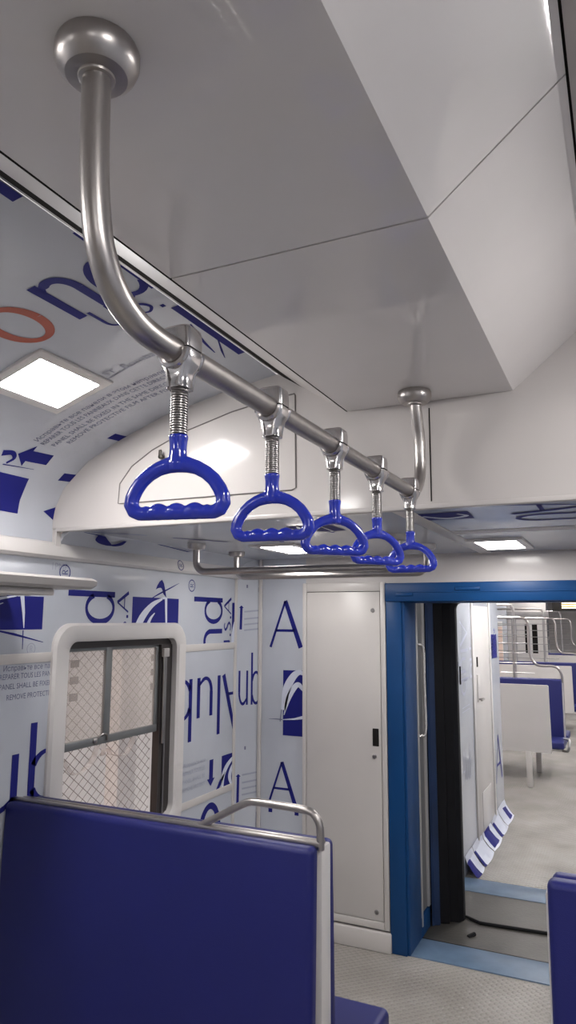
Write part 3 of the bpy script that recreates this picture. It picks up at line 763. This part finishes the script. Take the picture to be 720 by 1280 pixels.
# ------------------------------------------------------------------ benches
def cushion(mb, x0, x1, y0, y1, z0, z1, bev, lean=0, mi=0):
    b = bmesh.new(); bmesh.ops.create_cube(b, size=1)
    for v in b.verts:
        v.co = Vector(((x0 + x1) / 2 + v.co.x * (x1 - x0), (y0 + y1) / 2 + v.co.y * (y1 - y0), (z0 + z1) / 2 + v.co.z * (z1 - z0)))
    bmesh.ops.bevel(b, geom=b.edges[:], offset=bev, segments=5, profile=.5, affect='EDGES')
    for v in b.verts: v.co.y += lean * (z1 - v.co.z)
    mb.bm(b, mi)
def bench(x0, x1, y, label, aisle, handle=True):
    # back-to-back bench, centre frame at y .. y+.07, aisle = +1 if its aisle end is x1
    t = empty('passenger_bench', ((x0 + x1) / 2, y + .035, 0), label, 'bench', 'padded train benches in this coach')
    xe = x1 if aisle > 0 else x0; d = -1 if aisle > 0 else 1
    ex0, ex1 = (x0, x1 - .010) if aisle > 0 else (x0 + .010, x1)
    m = MB(); cushion(m, ex0, ex1, y - .045, y + .012, .28, 1.098 if handle else 1.112, .020, -.03); m.build('padded_back', 'vinyl', t)
    m = MB(); cushion(m, ex0, ex1, y + .085, y + .140, .43, 1.088, .020, .03); m.build('backrest', 'vinyl', t)
    cx0, cx1 = (x0, x1 + .06) if aisle > 0 else (x0 - .06, x1)
    m = MB(); cushion(m, cx0, cx1, y + .12, y + .50, .35, .43, .025); m.build('seat_cushion', 'vinyl_top', t)
    m = MB(); m.box(x0, x1, y + .010, y + .086, .30, 1.090 if handle else 1.066, .008)
    m.box(x0 + .02, x1 - .02, y + .06, y + .46, .32, .352, .004); m.build('seat_frame', 'white_plastic', t)
    m = MB()
    if handle: m.box(ex0, ex1 + (.006 if aisle > 0 else 0), y - .002, y + .020, 1.092, 1.108, .004)
    zz = 0 if handle else -.024
    m.box(ex0, ex1, y + .05, y + .066, 1.088 + zz, 1.100 + zz, .003); m.build('top_rail', 'steel', t)
    for q in (xe + d * .12, xe + d * 1.0):
        m = MB(); m.box(q - .025, q + .025, y + .02, y + .07, 0, .33, .006); m.box(q - .05, q + .05, y - .03, y + .12, 0, .012, .003); m.build('leg', 'white_paint', t)
    if handle:
        yy = y + .012
        pts = smooth_pts([(xe + d * .452, yy, 1.1000), (xe + d * .36, yy, 1.1500), (xe + d * .285, yy, 1.1900), (xe + d * .262, yy, 1.1990), (xe + d * .235, yy, 1.2020), (xe + d * .15, yy, 1.2005), (xe + d * .06, yy, 1.1970), (xe + d * .028, yy, 1.1860), (xe + d * .010, yy, 1.1600), (xe + d * .006, yy, 1.1280), (xe + d * .006, yy, 1.0830)], 5)
        MB().tube(pts, .0125, 14).build('grab_handle', 'steel', t)
    return t
bench(XL + .002, -.906, 2.166, 'navy padded bench under the window, with a steel grab handle on top', 1)
bench(-.245, XR - .01, 2.166, 'navy bench cut off at the right edge, across the aisle', -1, handle=False)

# ------------------------------------------------------------------ electrical locker
lk = empty('locker', (-1.535, YB, 0), 'tall off-white locker left of the blue doorway', 'locker')
m = MB(); x0, x1 = -1.800, -1.272
m.box(x0, x0 + .025, YB - .020, YB + .01, .11, 2.02, .003); m.box(x1 - .03, x1, YB - .020, YB + .01, .11, 2.02, .003)
m.box(x0 + .026, x1 - .031, YB - .0195, YB + .01, 1.967, 2.019, .003); m.box(x0 + .026, x1 - .031, YB - .0195, YB + .01, .111, .150, .003)
m.build('locker_frame', 'white_paint', lk)
MB().box(x0 + .02, x1 - .02, YB - .004, YB + .008, .14, 1.98).build('door_gap', 'seam', lk)
ld = MB().box(x0 + .028, x1 - .033, YB - .019, YB - .002, .1535, 1.964, .003).build('locker_door', 'white_paint', lk)
for z in (1.854, 1.027, .197):
    q = MB(); q.lathe([(.013, .0), (.013, -.004), (.009, -.007), (.004, -.007)], (-1.346, YB - .018, z), 'y', 16)
    q.box(-1.349, -1.343, YB - .0275, YB - .024, z - .006, z + .006)
    q.build('lock', 'steel_dark', ld)
q = MB(); q.box(-1.356, -1.320, YB - .0215, YB - .018, 1.084, 1.182, .003); q.build('latch_slot', 'seam', ld)
m = MB(); m.box(x0 - .01, x1 + .010, YB - .035, YB + .01, 0, .10, .006); m.build('plinth', 'white_paint', lk)

# ------------------------------------------------------------------ gangway doorway
dr1 = empty('door_1', (-.563, YB, 0), 'blue-framed gangway doorway in the end bulkhead', 'doorway', kind='structure')
m = MB(); m.box(-1.268, -1.176, YB - .018, YB + .05, 0, 2.012, .004); m.box(-1.18, DX0, YB - .006, YB + .232, 0, 1.98, .003); m.build('door_jamb', 'blue_paint', dr1)
m = MB(); m.box(DX1, DX1 + .10, YB - .018, YB + .232, 0, 2.012, .004); m.build('door_jamb', 'blue_paint', dr1)
m = MB(); m.box(-1.268, DX1 + .1, YB - .030, YB + .05, 1.905, 2.012, .006); m.box(-1.18, DX1, YB + .05, YB + .232, 1.90, 1.99, .004)
m.box(-1.20, DX1, YB - .034, YB - .028, 1.955, 1.962, .002); m.box(-.86, -.72, YB - .036, YB - .028, 1.965, 1.985, .006); m.box(-1.20, -1.10, YB - .036, YB - .028, 1.935, 1.955, .004)
m.build('door_header', 'blue_paint', dr1)
m = MB(); m.box(-1.18, DX1, YB - .004, YB + .232, -.01, .006, .003); m.build('door_sill', 'sill_blue', dr1)
# edge of the sliding leaf with its pull handle
sd = empty('sliding_door', (-1.18, 4.39, .1), 'steel edge of the sliding door with a vertical pull handle, left in the doorway', 'door')
MB().box(-1.20, -1.168, 4.289, 4.439, .12, 1.97).build('door_leaf', 'leaf', sd)
MB().box(-1.181, -1.154, 4.274, 4.292, .06, 1.965, .004).build('leaf_edge', 'alu_light', sd); MB().box(-1.181, -1.154, 4.425, 4.458, .12, 1.965, .004).build('leaf_edge', 'alu_light', sd)
MB().tube(smooth_pts([(-1.185, 4.315, 1.655), (-1.160, 4.33, 1.65), (-1.136, 4.345, 1.62), (-1.136, 4.35, 1.4), (-1.136, 4.355, 1.14), (-1.160, 4.345, 1.11), (-1.185, 4.335, 1.105)], 6), .010, 10).build('pull_handle', 'spring_bright', sd)
m = MB(); m.box(-1.21, -1.16, 4.269, 4.46, 0, .11, .004); m.build('track_guide', 'blue_paint', sd)
# bellows tunnel
bp = [(.02, 4.465), (.03, 4.485), (.060, 4.50), (.055, 4.525), (.105, 4.545), (.100, 4.575), (.150, 4.59), (.172, 4.63), (.174, 4.675), (.12, 4.70), (.06, 4.71), (.02, 4.74), (.05, 4.80), (.02, 4.86), (.05, 4.92), (.02, 4.98), (.04, 5.04), (.02, 5.10)]
m = MB(); n = len(bp)
def gl(d, y):
    t = 1.955 - d * .25; x0_, x1_ = -1.17 + d, .044 - d; r = .04
    return [(x0_, y, 0)] + [(x0_, y, t - r)] + [(x0_ + r * (1 - math.cos(a)), y, t - r + r * math.sin(a)) for a in (.4, .8, 1.2)] + [(x0_ + r, y, t), (x1_ - r, y, t)] + [(x1_ - r * (1 - math.cos(a)), y, t - r + r * math.sin(a)) for a in (1.2, .8, .4)] + [(x1_, y, t - r), (x1_, y, 0)]
loops = [gl(d, y) for d, y in bp]; k = len(loops[0])
for mi, rng in ((1, range(0, 3)), (0, range(3, n - 1))):
    for i in rng:
        m.add(loops[i] + loops[i + 1], [(j, j + 1, k + j + 1, k + j) for j in range(k - 1)], mi)
m.add([(x - .06 if x < XC else x + .06, y, z + (.06 if z > 1 else 0)) for l in (loops[0], loops[-1]) for x, y, z in l], [(j, j + 1, k + j + 1, k + j) for j in range(k - 1)], 0)
by = m.build('gangway_bellows', ['rubber', 'rubber_blue'], None, 60); tag(by, 'black folded rubber bellows joining the two coaches', 'bellows')
gp = MB(); gp.box(-1.22, DX1 + .06, YB + .235, 4.66, -.03, -.004).box(-1.22, DX1 + .06, 4.66, 5.11, -.03, .002)
gp = gp.build('floor', 'plate'); struct(gp, 'dark worn gangway floor plates between the coaches', 'floor')
q = MB()
q.tube([(-1.05, 4.70, .004), (-.985, 4.675, .004), (-.90, 4.625, .004), (-.5, 4.655, .004), (.03, 4.69, .004)], .010, 6)
q.box(-1.20, DX1, 4.272, 4.284, -.005, .003); q.tube([(-.93, 4.42, -.004), (-.90, 4.46, .004)], .012, 6)
q.build('rubber_seam', 'rubber', gp)

# ------------------------------------------------------------------ next coach through the doorway
FY = 5.11
o = MB().box(XL - .05, XR + .05, FY, 24, -.06, 0).build('floor', 'floor'); struct(o, 'tread floor of the next coach', 'floor')
o = MB().box(-1.22, .09, FY, FY + .25, -.01, .005, .002).build('trim_6', 'sill_blue'); struct(o, 'pale blue threshold of the next coach', 'trim')
q = MB(); q.box(-1.45, .32, FY, FY + .1, 1.955, 2.5); q.box(-2.3, -1.165, FY, FY + .05, 0, 2.6); q.box(.045, 1.2, FY, FY + .05, 0, 2.6)
o = q.build('wall_gangway', 'blue_paint'); struct(o, 'blue end frame of the next coach', 'wall')
cw = MB(); cw.box(XL, -1.14, FY + .05, 7.22, 0, 2.2); cw.box(-1.145, -1.134, 5.92, 6.64, .03, 1.92, .002, mi=1); cw.box(-1.15, -1.128, 5.86, 5.91, 0, 2.0, .003, mi=1); cw.box(-1.15, -1.128, 6.66, 6.72, 0, 2.0, .003, mi=1)
cw = cw.build('wall_corridor', ['film', 'white_paint']); struct(cw, 'film-covered cabinet wall of the next coach', 'wall')
p = MB(); KS = lambda y, z: (-1.1385, y, z)
word(p, 'Alub', KS, (5.44, 1.80), (0, -1), .26, .9, mi=4); word(p, 'nd', KS, (5.78, 1.60), (0, -1), .2, mi=4)
word(p, 'Alub', KS, (5.40, .62), (1, 0), .22, .6, mi=4)
word(p, 'bu', KS, (6.76, 1.1), (0, 1), .30); logo(p, KS, KS, (6.80, 1.45), (1, 0), (0, 1), .3, .22, 0, 1); word(p, 'A', KS, (6.8, .35), (1, 0), .4)
for z in (1.15, 1.12): ribbon(p, [(5.45, z, .008), (5.72, z + .005, .008)], KS, 4)
p.build('printed_lettering', INKS, cw)
q = MB(); q.box(-1.1375, -1.135, 5.385, 5.415, 1.33, 1.46); q.box(-1.136, -1.128, 6.03, 6.07, 1.42, 1.50, .002); q.build('latch_slot', 'seam', cw)
q = MB(); q.box(-1.136, -1.126, 6.02, 6.12, 1.14, 1.36, .004, mi=0); q.tube([(-1.13, 6.05, 1.16), (-1.085, 6.05, 1.165), (-1.085, 5.94, 1.165)], .008, 8, mi=1); q.build('door_handle', ['white_paint', 'steel'], cw)
q = MB(); q.box(-1.134, -1.131, 6.1, 6.5, .12, .42, .001); q.build('vent_plate', 'white_plastic', cw)
# loose film lying along the foot of the corridor wall
SK = []
def skirt(y0, y1, bulge, label, patch):
    m = MB(); n = 14; L = []
    for i in range(n + 1):
        t = i / n; y = y0 + (y1 - y0) * t; k = .75 + .25 * math.sin(PI * t); w_ = .006 * math.sin(9 * t + y0 * 7)
        L.append([(-1.137, y, .11 + .03 * k), (-1.124, y, .075 + .02 * k + w_), (-1.105 + bulge * .4 * k, y, .030 + .012 * k + w_), (-1.088 + bulge * .6 * k, y, .008 + abs(w_)), (-1.080 + bulge * .7 * k, y, .003)])
    for i in range(n):
        for j in range(4):
            mi = 1 if (patch[0] <= i / n <= patch[1] and patch[2] <= j <= patch[3]) else 0
            m.add([L[i][j], L[i + 1][j], L[i + 1][j + 1], L[i][j + 1]], [(0, 1, 2, 3)], mi)
    o = m.build('loose_film', ['film_white', 'ink'])
    tag(o, label, 'loose film', 'loose film flaps along the corridor foot')
skirt(5.38, 5.63, .06, 'nearest loose film flap by the pale blue threshold', (.0, .40, 1, 3))
skirt(5.64, 6.02, .07, 'white loose film flap second along the corridor foot', (.0, .10, 1, 3))
skirt(6.04, 6.42, .07, 'loose film flap with the largest navy patch on the corridor floor edge', (.1, .65, 0, 2))
skirt(6.44, 6.80, .06, 'third white loose film flap along the corridor foot, before the farthest', (.0, .15, 1, 3))
skirt(6.82, 7.20, .05, 'farthest loose film flap at the end of the corridor wall', (.4, .8, 1, 2))

o = MB().box(XL - .05, XL, 7.2, 24, 0, 2.8).build('wall_left', 'film'); struct(o, 'side wall of the next coach', 'wall')
for i, y in enumerate((7.9, 9.9, 11.9, 13.9, 15.9, 17.9)):
    wn = MB(); wn.box(XL, XL + .02, y - .55, y + .55, .75, 1.78, .01)
    wn.box(XL + .018, XL + .024, y - .45, y + .45, .85, 1.68, mi=1)
    wn.build('window_frame', ['white_plastic', 'exterior'], o)
o = MB().box(XR, XR + .05, FY, 24, 0, 2.8).build('wall_right', 'film'); struct(o, 'far side wall of the next coach', 'wall')
o = MB().box(.05, XR, FY + .05, 7.22, 0, 2.2).build('wall_corridor', 'film'); struct(o, 'right cabinet wall of the next coach', 'wall')
o = MB().box(XL, XR, FY + .05, 7.22, 2.2, 2.24).build('ceiling', 'film'); struct(o, 'low ceiling of the next coach corridor', 'ceiling')
o = MB().box(XL, XR, 7.18, 24, 2.62, 2.66).box(XL, XR, 7.18, 7.22, 2.2, 2.64).build('ceiling', 'laminate'); struct(o, 'main ceiling of the next coach', 'ceiling')
fw = MB(); fw.box(XL, XR, 23.9, 24, 0, 2.66)
fw = fw.build('wall_far', 'laminate'); struct(fw, 'far end wall of the next coach', 'wall')
for y in (8.2, 9.6, 11.4, 13.2, 15.2, 17.4, 19.8):  # unseen lights, added in number and strength to brighten the next coach
    for x in (-1.55, .42):
        lamp((x, y, 2.612), (1, 0, 0), (0, 1, 0), (0, 0, -1), .27, .345, 'added fill light brightening the next coach, unseen above the door header', lm='fill_far')
for y in (5.75, 6.7):  # two unseen lights added to brighten the corridor wall
    lamp((-.56, y, 2.192), (1, 0, 0), (0, 1, 0), (0, 0, -1), .27, .40, 'added fill light brightening the next coach corridor, unseen above the door header')
# partition with dark slots
pw = empty('partition', (-1.9, 15.6, 0), 'pale partition with dark window slots, far down the next coach', 'partition')
MB().box(XL, -1.45, 15.2, 15.26, 0, 2.3, .01).build('partition_panel', 'white_paint', pw)
for x in (-2.08, -1.85, -1.68):
    MB().box(x - (.05 if x != -1.85 else .02), x + (.05 if x != -1.85 else .02), 15.19, 15.2, 1.15, 1.72).build('slot', 'seam', pw)
MB().box(XL, -1.4, 15.17, 15.2, 1.82, 1.98, .01).build('partition_rail', 'grey_paint', pw)
# LED display
ds = empty('display_board', (-.3, 7.25, 1.98), 'dark hanging display with an amber glow over the next coach aisle', 'display')
MB().box(-.632, .05, 7.24, 7.30, 1.890, 2.0, .004).build('display_case', 'seam', ds)
q = MB()
for r_ in range(3): q.box(-.545, -.02, 7.236, 7.241, 1.915 + r_ * .022, 1.928 + r_ * .022, .002)
q.build('display_glow', 'led_text', ds)
for x in (-.5, -.1): MB().tube([(x, 7.27, 2.0), (x, 7.27, 2.62)], .01, 8).build('hanger', 'steel', ds)

# benches with luggage guards
def far_bench(y, label, screen):
    t = empty('partition_bench', (-1.45, y, 0), label, 'bench', 'benches with luggage guards in the next coach')
    xe = -.745
    m = MB(); cushion(m, XL + .01, xe, y - .05, y, .42, 1.10, .018, -.04); m.build('backrest', 'vinyl_top', t)
    m = MB(); cushion(m, XL + .01, xe, y + .05, y + .10, .42, 1.10, .018, .04); m.build('backrest', 'vinyl_top', t)
    m = MB(); cushion(m, XL + .01, xe + .03, y - .50, y - .03, .36, .44, .02); m.build('seat_cushion', 'vinyl_top', t)
    m = MB(); cushion(m, XL + .01, xe + .03, y + .08, y + .52, .36, .44, .02); m.build('seat_cushion', 'vinyl_top', t)
    m = MB(); m.box(XL + .01, xe + .012, y - .004, y + .054, .30, 1.06, .008); m.box(XL + .05, xe, y - .45, y + .48, .33, .362, .004); m.build('seat_frame', 'white_plastic', t)
    for x in (-1.05, -1.95):
        m = MB(); m.box(x - .03, x + .03, y, y + .05, 0, .34, .005); m.build('leg', 'white_paint', t)
    yy = y + .025
    tube = [(XL + .02, yy, 1.836), (-1.35, yy, 1.836), (-1.19, yy, 1.834), (-1.125, yy, 1.80), (-1.10, yy, 1.70), (-1.10, yy, 1.46), (-1.085, yy, 1.34), (-1.03, yy, 1.268), (-.95, yy, 1.252), (-.84, yy, 1.252), (-.78, yy, 1.225), (-.742, yy, 1.15), (-.740, yy, 1.06), (-.742, yy, .80), (-.745, yy, .50)]
    MB().tube(smooth_pts(tube, 5), .016, 10).build('guard_tube', 'steel', t)
    m = MB()
    for z in (1.16, 1.28, 1.40, 1.52, 1.63, 1.74): m.tube([(XL + .02, yy, z), (-1.10 if z > 1.3 else -1.06, yy, z)], .006, 6)
    for x in (-1.30, -1.75): m.tube([(x, yy, 1.06), (x, yy, 1.83)], .010, 6)
    m.build('luggage_grille', 'steel_dark', t)
    hoop = [(XL + .02, y + .30, 2.0), (-1.42, y + .30, 2.0), (-1.345, y + .30, 1.975), (-1.315, y + .30, 1.90), (-1.31, y + .30, 1.5), (-1.31, y + .25, 1.0), (-1.31, y + .10, .95)]
    MB().tube(smooth_pts(hoop, 5), .016, 10).build('grab_hoop', 'steel', t)
    MB().tube(smooth_pts([(xe - .01, y - .42, .34), (xe + .06, y - .44, .34), (xe + .08, y - .42, .40), (xe + .075, y - .36, .455), (xe + .02, y - .33, .46)], 5), .014, 8).build('arm_hook', 'steel_dark', t)
    if screen:
        s = empty('draught_screen', (-1.5, y - .85, 0), screen, 'screen', 'white screens in front of the next coach benches')
        b = MB(); b.prism([(XL + .01, .375), (-.812, .375), (-.818, 1.085), (-.83, 1.095), (XL + .01, 1.095)], y - .865, y - .835); b.build('screen_panel', 'white_paint', s)
        for x in (-1.055, -1.95):
            b = MB(); b.box(x - .03, x + .03, y - .87, y - .83, 0, .38, .004); b.build('leg', 'white_paint', s)
    return t
far_bench(9.3, 'nearest navy bench in the next coach, with a steel luggage guard above', 'nearest plain white screen on legs, seen through the doorway')
far_bench(13.0, 'second navy bench down the next coach, behind the nearest luggage guard', 'second white screen on legs, farther down the next coach')
far_bench(16.7, 'farthest navy bench visible down the next coach', 'farthest white screen on legs in the next coach')

# ------------------------------------------------------------------ world, camera, view
wd = bpy.data.worlds.new('world'); scene.world = wd; wd.use_nodes = True
bg = wd.node_tree.nodes['Background']; bg.inputs['Color'].default_value = (1.0, .96, .93, 1); bg.inputs['Strength'].default_value = .75

cam = bpy.data.cameras.new('camera'); co = bpy.data.objects.new('camera', cam); COL.objects.link(co)
RT = Vector((.9041227557985629, .42724114446386174, .005200665767172804))
DN = Vector((-.05939642077999494, .13772898318486199, -.9886874088352647))
FW = Vector((-.4231242224757855, .8935858837672368, .14990050262153348))
mt = Matrix((( RT.x, -DN.x, -FW.x, 0), (RT.y, -DN.y, -FW.y, 0), (RT.z, -DN.z, -FW.z, 1.8), (0, 0, 0, 1)))
co.matrix_world = mt
cam.sensor_fit = 'VERTICAL'; cam.sensor_height = 24; cam.sensor_width = 24; cam.lens = 884.27 / 1280 * 24
cam.clip_start = .02
scene.camera = co
vs = scene.view_settings
vs.view_transform = 'Standard'; vs.look = 'None'; vs.gamma = 1; vs.use_curve_mapping = False; vs.exposure = 0.93
